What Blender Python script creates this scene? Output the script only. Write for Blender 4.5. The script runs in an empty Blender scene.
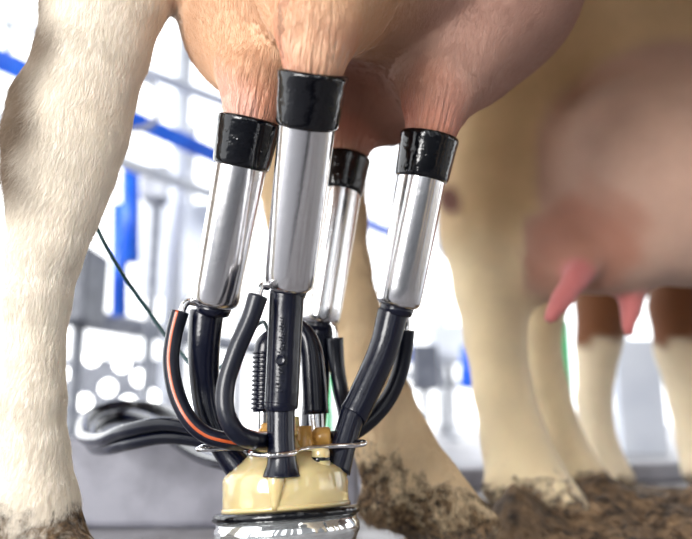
import bpy, bmesh, math, random
import numpy as np
from mathutils import Vector, Matrix
random.seed(7); rng = np.random.default_rng(7)
scene = bpy.context.scene
COL = scene.collection

# ------------------------------------------------------------------ camera
FPX = 700.0
CAM = np.array([0.0, 0.0, 0.165])
TH = math.atan((420 - 269.5) / FPX)
FW = np.array([0, math.cos(TH), math.sin(TH)]); UP = np.array([0, -math.sin(TH), math.cos(TH)])
RT = np.array([1.0, 0, 0])

def depth(py, Y):
    return Y / (FW[1] + (269.5 - py) / FPX * UP[1])
def at(px, py, Y):
    """world point that stands Y metres in front of the camera's foot"""
    D = depth(py, Y)
    return CAM + D * (FW + (px - 346) / FPX * RT + (269.5 - py) / FPX * UP)
def size(wpx, py, Y):
    return wpx * depth(py, Y) / FPX

cd = bpy.data.cameras.new('camera'); cam = bpy.data.objects.new('camera', cd); COL.objects.link(cam)
cam.location = CAM; cam.rotation_euler = (math.pi / 2 + TH, 0, 0)
cd.sensor_width = 36; cd.lens = FPX / 692 * 36
cd.clip_start = 0.02; cd.clip_end = 200
cd.dof.use_dof = True; cd.dof.focus_distance = 0.655; cd.dof.aperture_fstop = 2.9
scene.camera = cam

# ------------------------------------------------------------------ materials
def srgb(r, g, b):
    f = lambda c: (c / 255) / 12.92 if c / 255 <= .04045 else ((c / 255 + .055) / 1.055) ** 2.4
    return (f(r), f(g), f(b), 1)

class Mat:
    def __init__(s, name):
        s.m = bpy.data.materials.new(name); s.m.use_nodes = True
        s.nt = s.m.node_tree; s.b = s.nt.nodes['Principled BSDF']
    def n(s, t, **kw):
        nd = s.nt.nodes.new(t)
        for k, v in kw.items():
            if k in nd.inputs: nd.inputs[k].default_value = v
            else: setattr(nd, k, v)
        return nd
    def l(s, a, b): s.nt.links.new(a, b)
    def set(s, **kw):
        for k, v in kw.items(): s.b.inputs[k.replace('_', ' ')].default_value = v
        return s

def noise_mat(name, c1, c2, scale=20, rough=.5, rough2=None, metal=0, bump=0, bscale=None, spec=.5, detail=5, lo=.35, hi=.65, stretch=None, coat=0):
    M = Mat(name); tc = M.n('ShaderNodeTexCoord')
    src = tc.outputs['Object']
    if stretch:
        mp = M.n('ShaderNodeMapping'); mp.inputs['Scale'].default_value = stretch
        M.l(src, mp.inputs[0]); src = mp.outputs[0]
    no = M.n('ShaderNodeTexNoise', Scale=scale, Detail=detail); M.l(src, no.inputs['Vector'])
    cr = M.n('ShaderNodeValToRGB'); cr.color_ramp.elements[0].position = lo; cr.color_ramp.elements[1].position = hi
    cr.color_ramp.elements[0].color = c1; cr.color_ramp.elements[1].color = c2
    M.l(no.outputs['Fac'], cr.inputs[0]); M.l(cr.outputs[0], M.b.inputs['Base Color'])
    M.set(Roughness=rough, Metallic=metal); M.b.inputs['Specular IOR Level'].default_value = spec
    M.b.inputs['Coat Weight'].default_value = coat
    if rough2 is not None:
        mr = M.n('ShaderNodeMapRange'); mr.inputs[3].default_value = rough; mr.inputs[4].default_value = rough2
        M.l(no.outputs['Fac'], mr.inputs[0]); M.l(mr.outputs[0], M.b.inputs['Roughness'])
    if bump:
        n2 = M.n('ShaderNodeTexNoise', Scale=bscale or scale * 3, Detail=4); M.l(src, n2.inputs['Vector'])
        bp = M.n('ShaderNodeBump', Strength=1.0, Distance=bump); M.l(n2.outputs['Fac'], bp.inputs['Height'])
        M.l(bp.outputs[0], M.b.inputs['Normal'])
    return M.m

# stainless shells: turned/brushed look with scratches
def steel_mat(name='stainless steel', rough=.14):
    M = Mat(name); tc = M.n('ShaderNodeTexCoord')
    M.set(Metallic=1.0, Base_Color=srgb(228, 227, 228))
    mp = M.n('ShaderNodeMapping'); mp.inputs['Scale'].default_value = (300, 300, 30); M.l(tc.outputs['Object'], mp.inputs[0])
    no = M.n('ShaderNodeTexNoise', Scale=1.0, Detail=4); M.l(mp.outputs[0], no.inputs['Vector'])
    mr = M.n('ShaderNodeMapRange'); mr.inputs[3].default_value = rough; mr.inputs[4].default_value = rough + .10
    M.l(no.outputs['Fac'], mr.inputs[0]); M.l(mr.outputs[0], M.b.inputs['Roughness'])
    n2 = M.n('ShaderNodeTexNoise', Scale=60, Detail=3, Distortion=1.5); M.l(tc.outputs['Object'], n2.inputs['Vector'])
    bp = M.n('ShaderNodeBump', Strength=.5, Distance=.0003); M.l(n2.outputs['Fac'], bp.inputs['Height']); M.l(bp.outputs[0], M.b.inputs['Normal'])
    return M.m
STEEL = steel_mat()
CHROME = steel_mat('polished steel', .06)
def rubber_mat(name, col, rough=.22, bump=.0006, coat=.4):
    M = Mat(name); tc = M.n('ShaderNodeTexCoord')
    M.set(Base_Color=col, Roughness=rough); M.b.inputs['Specular IOR Level'].default_value = .36; M.b.inputs['Coat Weight'].default_value = coat; M.b.inputs['Coat Roughness'].default_value = .06
    no = M.n('ShaderNodeTexNoise', Scale=45, Detail=3); M.l(tc.outputs['Object'], no.inputs['Vector'])
    vo = M.n('ShaderNodeTexVoronoi', Scale=170); M.l(tc.outputs['Object'], vo.inputs['Vector'])
    cr = M.n('ShaderNodeMapRange'); cr.inputs[1].default_value = .0; cr.inputs[2].default_value = .28; cr.inputs[3].default_value = 1; cr.inputs[4].default_value = 0
    M.l(vo.outputs['Distance'], cr.inputs[0])
    mix = M.n('ShaderNodeMath', operation='MULTIPLY_ADD'); mix.inputs[1].default_value = .12
    M.l(cr.outputs[0], mix.inputs[0]); M.l(no.outputs['Fac'], mix.inputs[2])
    bp = M.n('ShaderNodeBump', Strength=1.0, Distance=bump); M.l(mix.outputs[0], bp.inputs['Height']); M.l(bp.outputs[0], M.b.inputs['Normal'])
    return M
RUBBER_WET = rubber_mat('wet black rubber', srgb(4, 5, 10), .12, .0022, .25).m
RUBBER = rubber_mat('black rubber tube', srgb(9, 12, 28), .24, .0008, .1).m
RUBBER_LONG = rubber_mat('dark hose rubber', srgb(10, 13, 28), .16, .0006, .05); RUBBER_LONG.b.inputs['Specular IOR Level'].default_value = .28; RUBBER_LONG = RUBBER_LONG.m
def stripe_mat():
    R = rubber_mat('black rubber with orange stripe', srgb(9, 13, 28), .3, .0006, .1); M = R
    uv = M.n('ShaderNodeUVMap'); sp = M.n('ShaderNodeSeparateXYZ'); M.l(uv.outputs[0], sp.inputs[0])
    s = M.n('ShaderNodeMath', operation='SUBTRACT'); s.inputs[1].default_value = .5; M.l(sp.outputs[0], s.inputs[0])
    a = M.n('ShaderNodeMath', operation='ABSOLUTE'); M.l(s.outputs[0], a.inputs[0])
    c = M.n('ShaderNodeMath', operation='LESS_THAN'); c.inputs[1].default_value = .028; M.l(a.outputs[0], c.inputs[0])
    mx = M.n('ShaderNodeMix', data_type='RGBA'); mx.inputs['A'].default_value = srgb(9, 13, 28); mx.inputs['B'].default_value = srgb(176, 78, 36)
    M.l(c.outputs[0], mx.inputs['Factor']); M.l(mx.outputs['Result'], M.b.inputs['Base Color'])
    return M.m
STRIPE = stripe_mat()
def amber_mat():
    M = Mat('amber milky plastic'); M.set(Base_Color=srgb(250, 228, 172), Roughness=.12)
    M.b.inputs['Transmission Weight'].default_value = .5; M.b.inputs['IOR'].default_value = 1.45
    M.b.inputs['Subsurface Weight'].default_value = .3; M.b.inputs['Subsurface Radius'].default_value = (.02, .012, .005)
    M.b.inputs['Coat Weight'].default_value = .5
    return M.m
AMBER = amber_mat()
GOLD = Mat('clear amber plastic').set(Base_Color=srgb(232, 178, 96), Roughness=.1).m
GOLD.node_tree.nodes['Principled BSDF'].inputs['Transmission Weight'].default_value = .5
GLASS = Mat('clear bowl').set(Base_Color=srgb(225, 228, 228), Roughness=.05, Metallic=.85).m
CONCRETE = noise_mat('wet concrete', srgb(118, 116, 120), srgb(160, 160, 166), 9, .55, .3, bump=.004, bscale=40)
CURB = noise_mat('grey painted curb', srgb(98, 98, 108), srgb(126, 126, 136), 14, .5, .4, bump=.0005, bscale=90, lo=.3, hi=.6)
MUCK = noise_mat('manure', srgb(46, 34, 24), srgb(128, 104, 78), 38, .7, bump=.012, bscale=70, detail=8)
WHITEP = noise_mat('white painted panel', srgb(228, 230, 234), srgb(244, 245, 246), 3, .5)
GREYP = noise_mat('grey galvanised steel', srgb(120, 124, 134), srgb(160, 163, 170), 12, .45, metal=.3)
DARKP = noise_mat('dark grey machine paint', srgb(70, 74, 86), srgb(98, 102, 112), 12, .5)
BLUE = noise_mat('bright blue plastic pipe', srgb(20, 84, 205), srgb(38, 108, 228), 8, .35)
GREEN = noise_mat('green plastic', srgb(10, 150, 90), srgb(20, 175, 105), 8, .4)
MAT_ = noise_mat('black rubber mat', srgb(22, 22, 26), srgb(36, 36, 40), 30, .7)
WALLP = noise_mat('painted pit wall', srgb(120, 124, 130), srgb(150, 153, 158), 3, .7)
WALLG = noise_mat('dark rendered wall', srgb(42, 44, 50), srgb(60, 62, 68), 3, .8)
CABLE = noise_mat('dark teal cable', srgb(10, 52, 56), srgb(16, 70, 74), 30, .35)
WHITEPL = noise_mat('pale blue grey sheeting', srgb(196, 202, 214), srgb(216, 221, 230), 3, .5)

def hide_mat(name, hair=False, gloss=.0):
    """coat colour from the vertex colours, dirt broken up by noise"""
    M = Mat(name)
    at_ = M.n('ShaderNodeAttribute', attribute_name='Col'); dt = M.n('ShaderNodeAttribute', attribute_name='Dirt')
    geo = M.n('ShaderNodeNewGeometry')
    n1 = M.n('ShaderNodeTexNoise', Scale=55, Detail=8, Roughness=.65); M.l(geo.outputs['Position'], n1.inputs['Vector'])
    add = M.n('ShaderNodeMath', operation='ADD'); M.l(dt.outputs['Fac'], add.inputs[0]); M.l(n1.outputs['Fac'], add.inputs[1])
    mr = M.n('ShaderNodeMapRange', clamp=True); mr.inputs[1].default_value = .92; mr.inputs[2].default_value = 1.12
    M.l(add.outputs[0], mr.inputs[0])
    n3 = M.n('ShaderNodeTexNoise', Scale=140, Detail=5); M.l(geo.outputs['Position'], n3.inputs['Vector'])
    dc = M.n('ShaderNodeValToRGB'); dc.color_ramp.elements[0].position = .35; dc.color_ramp.elements[1].position = .68
    dc.color_ramp.elements[0].color = srgb(56, 42, 30); dc.color_ramp.elements[1].color = srgb(152, 124, 92); M.l(n3.outputs['Fac'], dc.inputs[0])
    # soft mottling of the coat itself
    n2 = M.n('ShaderNodeTexNoise', Scale=16, Detail=6, Roughness=.6); M.l(geo.outputs['Position'], n2.inputs['Vector'])
    hs = M.n('ShaderNodeMapRange'); hs.inputs[1].default_value = .3; hs.inputs[2].default_value = .7; hs.inputs[3].default_value = .92; hs.inputs[4].default_value = 1.06
    M.l(n2.outputs['Fac'], hs.inputs[0])
    vm = M.n('ShaderNodeVectorMath', operation='SCALE'); M.l(at_.outputs['Color'], vm.inputs[0]); M.l(hs.outputs[0], vm.inputs['Scale'])
    mx = M.n('ShaderNodeMix', data_type='RGBA'); M.l(mr.outputs[0], mx.inputs['Factor']); M.l(vm.outputs[0], mx.inputs['A']); M.l(dc.outputs[0], mx.inputs['B'])
    M.l(mx.outputs['Result'], M.b.inputs['Base Color'])
    M.set(Roughness=.65 if not hair else .5); M.b.inputs['Specular IOR Level'].default_value = .3
    if not hair:
        M.b.inputs['Sheen Weight'].default_value = .25
        M.b.inputs['Subsurface Weight'].default_value = .12; M.b.inputs['Subsurface Radius'].default_value = (.01, .004, .002)
        # fine hair grain running down the limb + crusted dirt
        mp = M.n('ShaderNodeMapping'); mp.inputs['Scale'].default_value = (900, 900, 110); M.l(geo.outputs['Position'], mp.inputs[0])
        n4 = M.n('ShaderNodeTexNoise', Scale=1, Detail=2, Distortion=.6); M.l(mp.outputs[0], n4.inputs['Vector'])
        mm = M.n('ShaderNodeMath', operation='MULTIPLY_ADD'); M.l(mr.outputs[0], mm.inputs[0]); M.l(n1.outputs['Fac'], mm.inputs[1])
        sc_ = M.n('ShaderNodeMath', operation='MULTIPLY'); sc_.inputs[1].default_value = .12; M.l(n4.outputs['Fac'], sc_.inputs[0]); M.l(sc_.outputs[0], mm.inputs[2])
        fo = M.n('ShaderNodeAttribute', attribute_name='Fold'); sx = M.n('ShaderNodeSeparateXYZ'); M.l(fo.outputs['Vector'], sx.inputs[0])
        cx = M.n('ShaderNodeCombineXYZ'); M.l(sx.outputs[0], cx.inputs[0]); M.l(sx.outputs[1], cx.inputs[1])
        nf = M.n('ShaderNodeTexNoise', Scale=1.2, Detail=3, Distortion=.3); M.l(cx.outputs[0], nf.inputs['Vector'])
        fm = M.n('ShaderNodeMath', operation='MULTIPLY'); M.l(nf.outputs['Fac'], fm.inputs[0]); M.l(sx.outputs[2], fm.inputs[1])
        fa = M.n('ShaderNodeMath', operation='MULTIPLY_ADD'); fa.inputs[1].default_value = 1.4; M.l(fm.outputs[0], fa.inputs[0]); M.l(mm.outputs[0], fa.inputs[2]); mm = fa
        bp = M.n('ShaderNodeBump', Strength=1, Distance=.008); M.l(mm.outputs[0], bp.inputs['Height']); M.l(bp.outputs[0], M.b.inputs['Normal'])
    return M.m
HIDE = hide_mat('cow hide'); FUR = hide_mat('cow hair', True)

# ------------------------------------------------------------------ object helpers
WL = {}
def empty(name, loc, label, cat, group=None):
    o = bpy.data.objects.new(name, None); o.empty_display_size = .05; COL.objects.link(o)
    o.location = loc; WL[o.name] = np.array(loc, float); o['label'] = label; o['category'] = cat
    if group: o['group'] = group
    return o
def tag(o, label, cat, group=None, kind=None):
    o['label'] = label; o['category'] = cat
    if group: o['group'] = group
    if kind: o['kind'] = kind
    return o
def link(name, V, F, mat, parent=None, uv=None, smooth=True, label=None, origin=None):
    """V in world coordinates; stored relative to the parent (or to the mesh's own base)"""
    V = np.asarray(V, float)
    if parent is not None: base = WL[parent.name]
    elif origin is not None: base = np.array(origin, float)
    else:
        lo, hi = V.min(0), V.max(0); base = np.array([(lo[0] + hi[0]) / 2, (lo[1] + hi[1]) / 2, lo[2]])
    me = bpy.data.meshes.new(name); me.from_pydata((V - base).tolist(), [], [list(map(int, f)) for f in F]); me.update()
    if uv is not None:
        ul = me.uv_layers.new(name='UVMap')
        for p in me.polygons:
            for li, c in zip(p.loop_indices, uv[p.index]): ul.data[li].uv = c
    bm = bmesh.new(); bm.from_mesh(me); bmesh.ops.recalc_face_normals(bm, faces=bm.faces); bm.to_mesh(me); bm.free()
    if smooth:
        for p in me.polygons: p.use_smooth = True
    me.materials.append(mat)
    o = bpy.data.objects.new(name, me); COL.objects.link(o)
    if parent is not None:
        o.parent = parent; WL[o.name] = base
    else:
        o.location = base; WL[o.name] = base
    if label: o['label'] = label
    return o
def frame(d):
    d = d / np.linalg.norm(d); r = np.array([0, 0, 1.]) if abs(d[2]) < .9 else np.array([0, 1., 0])
    u = np.cross(r, d); u /= np.linalg.norm(u); return u, np.cross(d, u), d
def lathe(a, d, prof, seg=48):
    """prof: (distance along d, radius); ends close when radius is 0"""
    u, v, w = frame(np.asarray(d, float)); V = []; F = []
    for h, r in prof:
        for k in range(seg):
            t = 2 * math.pi * k / seg; V.append(a + w * h + (u * math.cos(t) + v * math.sin(t)) * max(r, 1e-5))
    n = len(prof)
    for i in range(n - 1):
        for k in range(seg):
            k2 = (k + 1) % seg; F.append((i * seg + k, i * seg + k2, (i + 1) * seg + k2, (i + 1) * seg + k))
    F.append(tuple(range(seg))); F.append(tuple((n - 1) * seg + k for k in range(seg)))
    return V, F
def catmull(P, n=10, closed=False):
    P = [np.asarray(p, float) for p in P]; out = []
    m = len(P)
    for i in range(m if closed else m - 1):
        if closed: p0, p1, p2, p3 = P[(i - 1) % m], P[i], P[(i + 1) % m], P[(i + 2) % m]
        else:
            p0 = P[i - 1] if i else 2 * P[0] - P[1]; p1, p2 = P[i], P[i + 1]; p3 = P[i + 2] if i + 2 < m else 2 * P[-1] - P[-2]
        for k in range(n):
            t = k / n
            out.append(.5 * ((2 * p1) + (-p0 + p2) * t + (2 * p0 - 5 * p1 + 4 * p2 - p3) * t * t + (-p0 + 3 * p1 - 3 * p2 + p3) * t ** 3))
    if not closed: out.append(P[-1])
    return out
def tube(P, R, seg=20, n=10, closed=False, ref=None):
    """swept tube; R a number or one radius per control point. gives V, F, uv per face"""
    P = [np.asarray(p, float) for p in P]
    if np.isscalar(R): R = [R] * len(P)
    Q = catmull([np.append(p, r) for p, r in zip(P, R)], n, closed)
    X = [q[:3] for q in Q]; RR = [max(q[3], 1e-4) for q in Q]; m = len(X); V = []; F = []; UVs = []
    T = []
    for i in range(m):
        a = X[(i - 1) % m] if (closed or i) else X[0]; b = X[(i + 1) % m] if (closed or i < m - 1) else X[-1]
        t = b - a; T.append(t / np.linalg.norm(t))
    u = frame(T[0])[0] if ref is None else np.asarray(ref, float)
    for i in range(m):
        u = u - T[i] * u.dot(T[i]); u /= np.linalg.norm(u); v = np.cross(T[i], u)
        for k in range(seg):
            a = 2 * math.pi * k / seg; V.append(X[i] - (u * math.cos(a) + v * math.sin(a)) * RR[i])   # k = seg/2 points along ref
    for i in range(m if closed else m - 1):
        j = (i + 1) % m
        for k in range(seg):
            k2 = (k + 1) % seg; F.append((i * seg + k, i * seg + k2, j * seg + k2, j * seg + k))
            UVs.append([(k / seg, i / m), ((k + 1) / seg, i / m), ((k + 1) / seg, (i + 1) / m), (k / seg, (i + 1) / m)])
    if not closed:
        for c, s in ((0, 0), (m - 1, 1)):
            F.append(tuple(c * seg + k for k in range(seg))); UVs.append([(0, 0)] * seg)
    return V, F, UVs
def box(c, s, R=None):
    V = []
    for i in (-1, 1):
        for j in (-1, 1):
            for k in (-1, 1):
                p = np.array([i * s[0] / 2, j * s[1] / 2, k * s[2] / 2])
                if R is not None: p = R @ p
                V.append(np.asarray(c) + p)
    return V, [(0, 1, 3, 2), (4, 6, 7, 5), (0, 4, 5, 1), (2, 3, 7, 6), (0, 2, 6, 4), (1, 5, 7, 3)]
def merge(*ms):
    V = []; F = []
    for m in ms:
        b = len(V); V += list(m[0]); F += [tuple(b + i for i in f) for f in m[1]]
    return V, F
def bevel(o, w, seg=2):
    m = o.modifiers.new('bevel', 'BEVEL'); m.width = w; m.segments = seg; m.limit_method = 'ANGLE'; return o
def rotz(a): c, s = math.cos(a), math.sin(a); return np.array([[c, -s, 0], [s, c, 0], [0, 0, 1.]])

# ------------------------------------------------------------------ implicit surfaces (cow bodies)
def smin(a, b, k):
    h = np.clip(.5 + .5 * (b - a) / k, 0, 1); return b + (a - b) * h - k * h * (1 - h)
class Field:
    def __init__(s, lo, hi, h):
        s.lo = np.array(lo, float); s.h = h
        s.n = np.ceil((np.array(hi) - s.lo) / h).astype(int) + 1
        s.ax = [s.lo[i] + h * np.arange(s.n[i]) for i in range(3)]
        s.f = np.full(s.n, .3, np.float32)
    def add(s, prims, kin, kout):
        """prims of one group blend with kin, then into the whole with kout"""
        pts = np.array([q for p in prims for q in p['ext']]); m = kout + .03
        a = np.maximum(((pts.min(0) - m - s.lo) / s.h).astype(int), 0); b = np.minimum(((pts.max(0) + m - s.lo) / s.h).astype(int) + 2, s.n)
        sl = tuple(slice(a[i], b[i]) for i in range(3))
        X = s.ax[0][sl[0]][:, None, None].astype(np.float32); Y = s.ax[1][sl[1]][None, :, None].astype(np.float32); Z = s.ax[2][sl[2]][None, None, :].astype(np.float32)
        g = None
        for p in prims:
            d = p['fn'](X, Y, Z); g = d if g is None else smin(g, d, kin)
        s.f[sl] = smin(s.f[sl], g.astype(np.float32), kout)
    def mesh(s):
        f = s.f; ins = f < 0; nx, ny, nz = np.array(f.shape) - 1
        cnt = np.zeros((nx, ny, nz), np.int8)
        for dx in (0, 1):
            for dy in (0, 1):
                for dz in (0, 1): cnt += ins[dx:dx + nx, dy:dy + ny, dz:dz + nz]
        act = (cnt > 0) & (cnt < 8); idx = -np.ones(act.shape, np.int64); C = np.argwhere(act); idx[act] = np.arange(len(C))
        S = np.zeros((len(C), 3)); W = np.zeros(len(C))
        cor = [(i, j, k) for i in (0, 1) for j in (0, 1) for k in (0, 1)]
        for c in cor:
            for ax in range(3):
                if c[ax]: continue
                e = list(c); e[ax] = 1
                fa = f[C[:, 0] + c[0], C[:, 1] + c[1], C[:, 2] + c[2]]; fb = f[C[:, 0] + e[0], C[:, 1] + e[1], C[:, 2] + e[2]]
                m = (fa < 0) != (fb < 0); t = np.where(m, fa / np.where(m, fa - fb, 1), 0)
                p = np.tile(np.array(c, float), (len(C), 1)); p[:, ax] = t; S += p * m[:, None]; W += m
        V = s.lo + (C + S / W[:, None]) * s.h
        Fs = []
        for ax in range(3):
            b1, b2 = [(1, 2), (2, 0), (0, 1)][ax]
            sl0 = [slice(None)] * 3; sl1 = [slice(None)] * 3; sl0[ax] = slice(0, -1); sl1[ax] = slice(1, None)
            E = np.argwhere(ins[tuple(sl0)] != ins[tuple(sl1)])
            E = E[(E[:, b1] > 0) & (E[:, b2] > 0) & (E[:, b1] < s.n[b1] - 1) & (E[:, b2] < s.n[b2] - 1)]
            flip = ins[E[:, 0], E[:, 1], E[:, 2]]
            def cell(o1, o2):
                q = E.copy(); q[:, b1] += o1; q[:, b2] += o2; return idx[q[:, 0], q[:, 1], q[:, 2]]
            Q = np.stack([cell(-1, -1), cell(0, -1), cell(0, 0), cell(-1, 0)], 1)
            Q[~flip] = Q[~flip][:, ::-1]; Fs.append(Q)
        F = np.concatenate(Fs)
        # light smoothing
        for it, lam in enumerate((.5, -.52, .5, -.52, .4)):
            A = np.zeros_like(V); N = np.zeros(len(V))
            for i in range(4):
                j = (i + 1) % 4; np.add.at(A, F[:, i], V[F[:, j]]); np.add.at(N, F[:, i], 1); np.add.at(A, F[:, j], V[F[:, i]]); np.add.at(N, F[:, j], 1)
            V = V + lam * (A / np.maximum(N, 1)[:, None] - V)
        return V, F
def seg_prim(a, b, ra, rb, u):
    """ra, rb = (radius along u, radius across)"""
    a = np.asarray(a, float); b = np.asarray(b, float); ax = b - a; L = np.linalg.norm(ax); ax = ax / max(L, 1e-9)
    u = np.asarray(u, float); u = u - ax * u.dot(ax); u /= np.linalg.norm(u); v = np.cross(ax, u)
    def fn(X, Y, Z):
        qx, qy, qz = X - a[0], Y - a[1], Z - a[2]
        s = qx * ax[0] + qy * ax[1] + qz * ax[2]; t = np.clip(s / L, 0, 1)
        da = s - t * L; du = qx * u[0] + qy * u[1] + qz * u[2]; dv = qx * v[0] + qy * v[1] + qz * v[2]
        ru = ra[0] + (rb[0] - ra[0]) * t; rv = ra[1] + (rb[1] - ra[1]) * t; g = np.sqrt(ru * rv)
        return (np.sqrt((du / ru) ** 2 + (dv / rv) ** 2 + (da / g) ** 2) - 1) * np.minimum(ru, rv)
    m = max(*ra, *rb); lo = np.minimum(a, b) - m; hi = np.maximum(a, b) + m
    return dict(fn=fn, ext=[lo, hi])
def ell(c, r, A=None):
    c = np.asarray(c, float); r = np.asarray(r, float); A = np.eye(3) if A is None else A
    def fn(X, Y, Z):
        q = [X - c[0], Y - c[1], Z - c[2]]; n = 0
        for i in range(3): n = n + ((q[0] * A[i, 0] + q[1] * A[i, 1] + q[2] * A[i, 2]) / r[i]) ** 2
        return (np.sqrt(n) - 1) * r.min()
    m = r.max(); return dict(fn=fn, ext=[c - m, c + m])

ANG = math.atan2(-.6, .8); RZ = rotz(ANG)      # every cow stands with the same heading
def cow(O, hind, quarters, teats, label, res, colour, extra=(), tw=1.0, ku=.06, hair=0, hairfilter=None, tail=None, folds=False):
    """hind: list of station lists (px, py, width px, Y, across factor[, z override])"""
    O = np.array([O[0], O[1], 0.]); toL = lambda p: RZ.T @ (np.asarray(p, float) - O)
    U = RZ.T @ RT
    fld = Field((-.62, -.44, -.01), (2.35, .46, 1.52), res)
    # trunk, neck, head
    y1 = np.array([0, 1., 0])
    T = [((-.22, 0, 1.17), (.17, .20)), ((-.02, 0, 1.13), (.25, .29)), ((.3, 0, 1.09), (.28, .34)), ((.7, 0, 1.08), (.29, .35)), ((1.05, 0, 1.07), (.25, .36)), ((1.25, 0, 1.12), (.17, .27))]
    fld.add([seg_prim(a[0], b[0], (a[1][0] * tw, a[1][1]), (b[1][0] * tw, b[1][1]), y1) for a, b in zip(T, T[1:])], .12, .01)
    fld.add([seg_prim((1.2, 0, 1.15), (1.66, 0, 1.22), (.12, .22), (.085, .13), y1)], .1, .12)
    fld.add([seg_prim((1.68, 0, 1.25), (1.83, 0, 1.17), (.1, .11), (.095, .115), y1), seg_prim((1.83, 0, 1.17), (2.08, 0, .93), (.09, .11), (.06, .075), y1),
             seg_prim((2.06, 0, .95), (2.13, 0, .88), (.07, .065), (.065, .055), y1)], .04, .05)
    for s in (-1, 1):
        fld.add([seg_prim((1.66, s * .08, 1.3), (1.63, s * .22, 1.27), (.05, .025), (.022, .018), (1, 0, .3))], .02, .03)
        fl = [((1.12, s * .15, .86), (.12, .09)), ((1.14, s * .15, .62), (.07, .06)), ((1.17, s * .145, .42), (.05, .05)), ((1.16, s * .145, .36), (.047, .047)),
              ((1.15, s * .145, .16), (.033, .033)), ((1.16, s * .145, .11), (.042, .042)), ((1.2, s * .145, .05), (.05, .05)), ((1.22, s * .145, .035), (.055, .055))]
        fld.add([seg_prim(a[0], b[0], a[1], b[1], (1, 0, 0)) for a, b in zip(fl, fl[1:])], .02, .08)
    for st in hind:
        pts = []
        for q in st:
            px, py, w, Y, k = q; r = size(w, py, Y) / 2; pts.append((toL(at(px, py, Y)), (r, r * k)))
        fld.add([seg_prim(a[0], b[0], a[1], b[1], U) for a, b in zip(pts, pts[1:])], .012, .06)
    for q in extra: fld.add([q(toL)], .01, .02)
    # udder
    fld.add([ell(toL(c), r, None if A is None else A) for c, r, A in quarters], .022, ku)
    for t in teats:
        pts = [(toL(p), (r, r)) for p, r in t]
        fld.add([seg_prim(a[0], b[0], a[1], b[1], (1, 0, 0)) for a, b in zip(pts, pts[1:])], .006, .014)
    if tail:
        pts = [(toL(p), (r, r)) for p, r in tail]; fld.add([seg_prim(a[0], b[0], a[1], b[1], (1, 0, 0)) for a, b in zip(pts, pts[1:])], .01, .03)
    V, F = fld.mesh()
    W = V @ RZ.T + O
    me = bpy.data.meshes.new('cow'); me.from_pydata(V.tolist(), [], F.tolist()); me.update()
    for p in me.polygons: p.use_smooth = True
    me.polygons.foreach_set('use_smooth', [True] * len(F))
    me.materials.append(HIDE)
    C, Dm = colour(W, V)
    a = me.color_attributes.new('Col', 'FLOAT_COLOR', 'POINT'); a.data.foreach_set('color', np.c_[C, np.ones(len(C))].ravel())
    b = me.attributes.new('Dirt', 'FLOAT', 'POINT'); b.data.foreach_set('value', Dm)
    if folds:
        X = np.zeros((len(W), 3)); best = np.full(len(W), 9.)
        for c in CUPS:
            q = W - c['t']; h = q @ c['d']; u_, v_, w_ = frame(c['d']); d_ = np.linalg.norm(q, axis=1); m = d_ < best; best[m] = d_[m]
            an = np.arctan2(q @ -v_, q @ u_) if abs(v_[1]) > abs(u_[1]) else np.arctan2(q @ u_, q @ v_)
            X[m, 0] = (an * 5)[m]; X[m, 1] = (h * 14)[m]; X[m, 2] = sst(d_, .085, .02)[m]
        fa = me.attributes.new('Fold', 'FLOAT_VECTOR', 'POINT'); fa.data.foreach_set('vector', X.ravel())
    o = bpy.data.objects.new('cow', me); COL.objects.link(o); o.location = O; o.rotation_euler = (0, 0, ANG)
    tag(o, label, 'cow', 'cows standing in the milking parlour')
    if hair:
        a_, b_, c_ = W[F[:, 0]], W[F[:, 1]], W[F[:, 2]]; d_ = W[F[:, 3]]
        cen = (a_ + b_ + c_ + d_) / 4; nrm = np.cross(c_ - a_, d_ - b_); ar = np.linalg.norm(nrm, axis=1) / 2; nrm /= (2 * ar[:, None] + 1e-12)
        wgt, ln, flow = hairfilter(cen, nrm); pr = ar * wgt; pr /= pr.sum()
        k = rng.choice(len(F), hair, p=pr); s, t = rng.random(hair)[:, None], rng.random(hair)[:, None]
        P = (a_[k] * (1 - s) + b_[k] * s) * (1 - t) + (d_[k] * (1 - s) + c_[k] * s) * t
        # smooth normals
        VN = np.zeros_like(W)
        for i in range(4): np.add.at(VN, F[:, i], nrm * ar[:, None])
        VN /= np.linalg.norm(VN, axis=1)[:, None] + 1e-12
        N = (VN[F[k, 0]] * (1 - s) + VN[F[k, 1]] * s) * (1 - t) + (VN[F[k, 3]] * (1 - s) + VN[F[k, 2]] * s) * t; N /= np.linalg.norm(N, axis=1)[:, None]
        fl = flow[k]; fl = fl - N * (fl * N).sum(1)[:, None]; fl /= np.linalg.norm(fl, axis=1)[:, None] + 1e-9
        # clumping direction by a slow pseudo noise + individual jitter
        w1 = np.sin(P @ np.array([61, 43, 37.]) + 1.3) + np.sin(P @ np.array([-97, 71, 53.]) + 4) + np.sin(P @ np.array([140, -160, 90.]))
        bi = np.cross(N, fl); fl = fl + bi * (w1 * .08)[:, None] + bi * rng.normal(0, .10, (hair, 1)); fl /= np.linalg.norm(fl, axis=1)[:, None]
        L = (ln[k] * rng.uniform(.6, 1.25, hair))[:, None]; lift = rng.uniform(.03, .17, hair)[:, None]
        K = 4; pts = np.zeros((hair, K, 3))
        for i in range(K):
            q = i / (K - 1); pts[:, i] = P + fl * (L * q * (1 - .1 * q)) + N * (L * lift * q * (1.1 - .55 * q)) + bi * (L * .12 * q * q * rng.normal(0, 1, (hair, 1)))
        Lc = (pts.reshape(-1, 3) - O) @ RZ
        hc = bpy.data.hair_curves.new('coat'); hc.add_curves([K] * hair)
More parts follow.
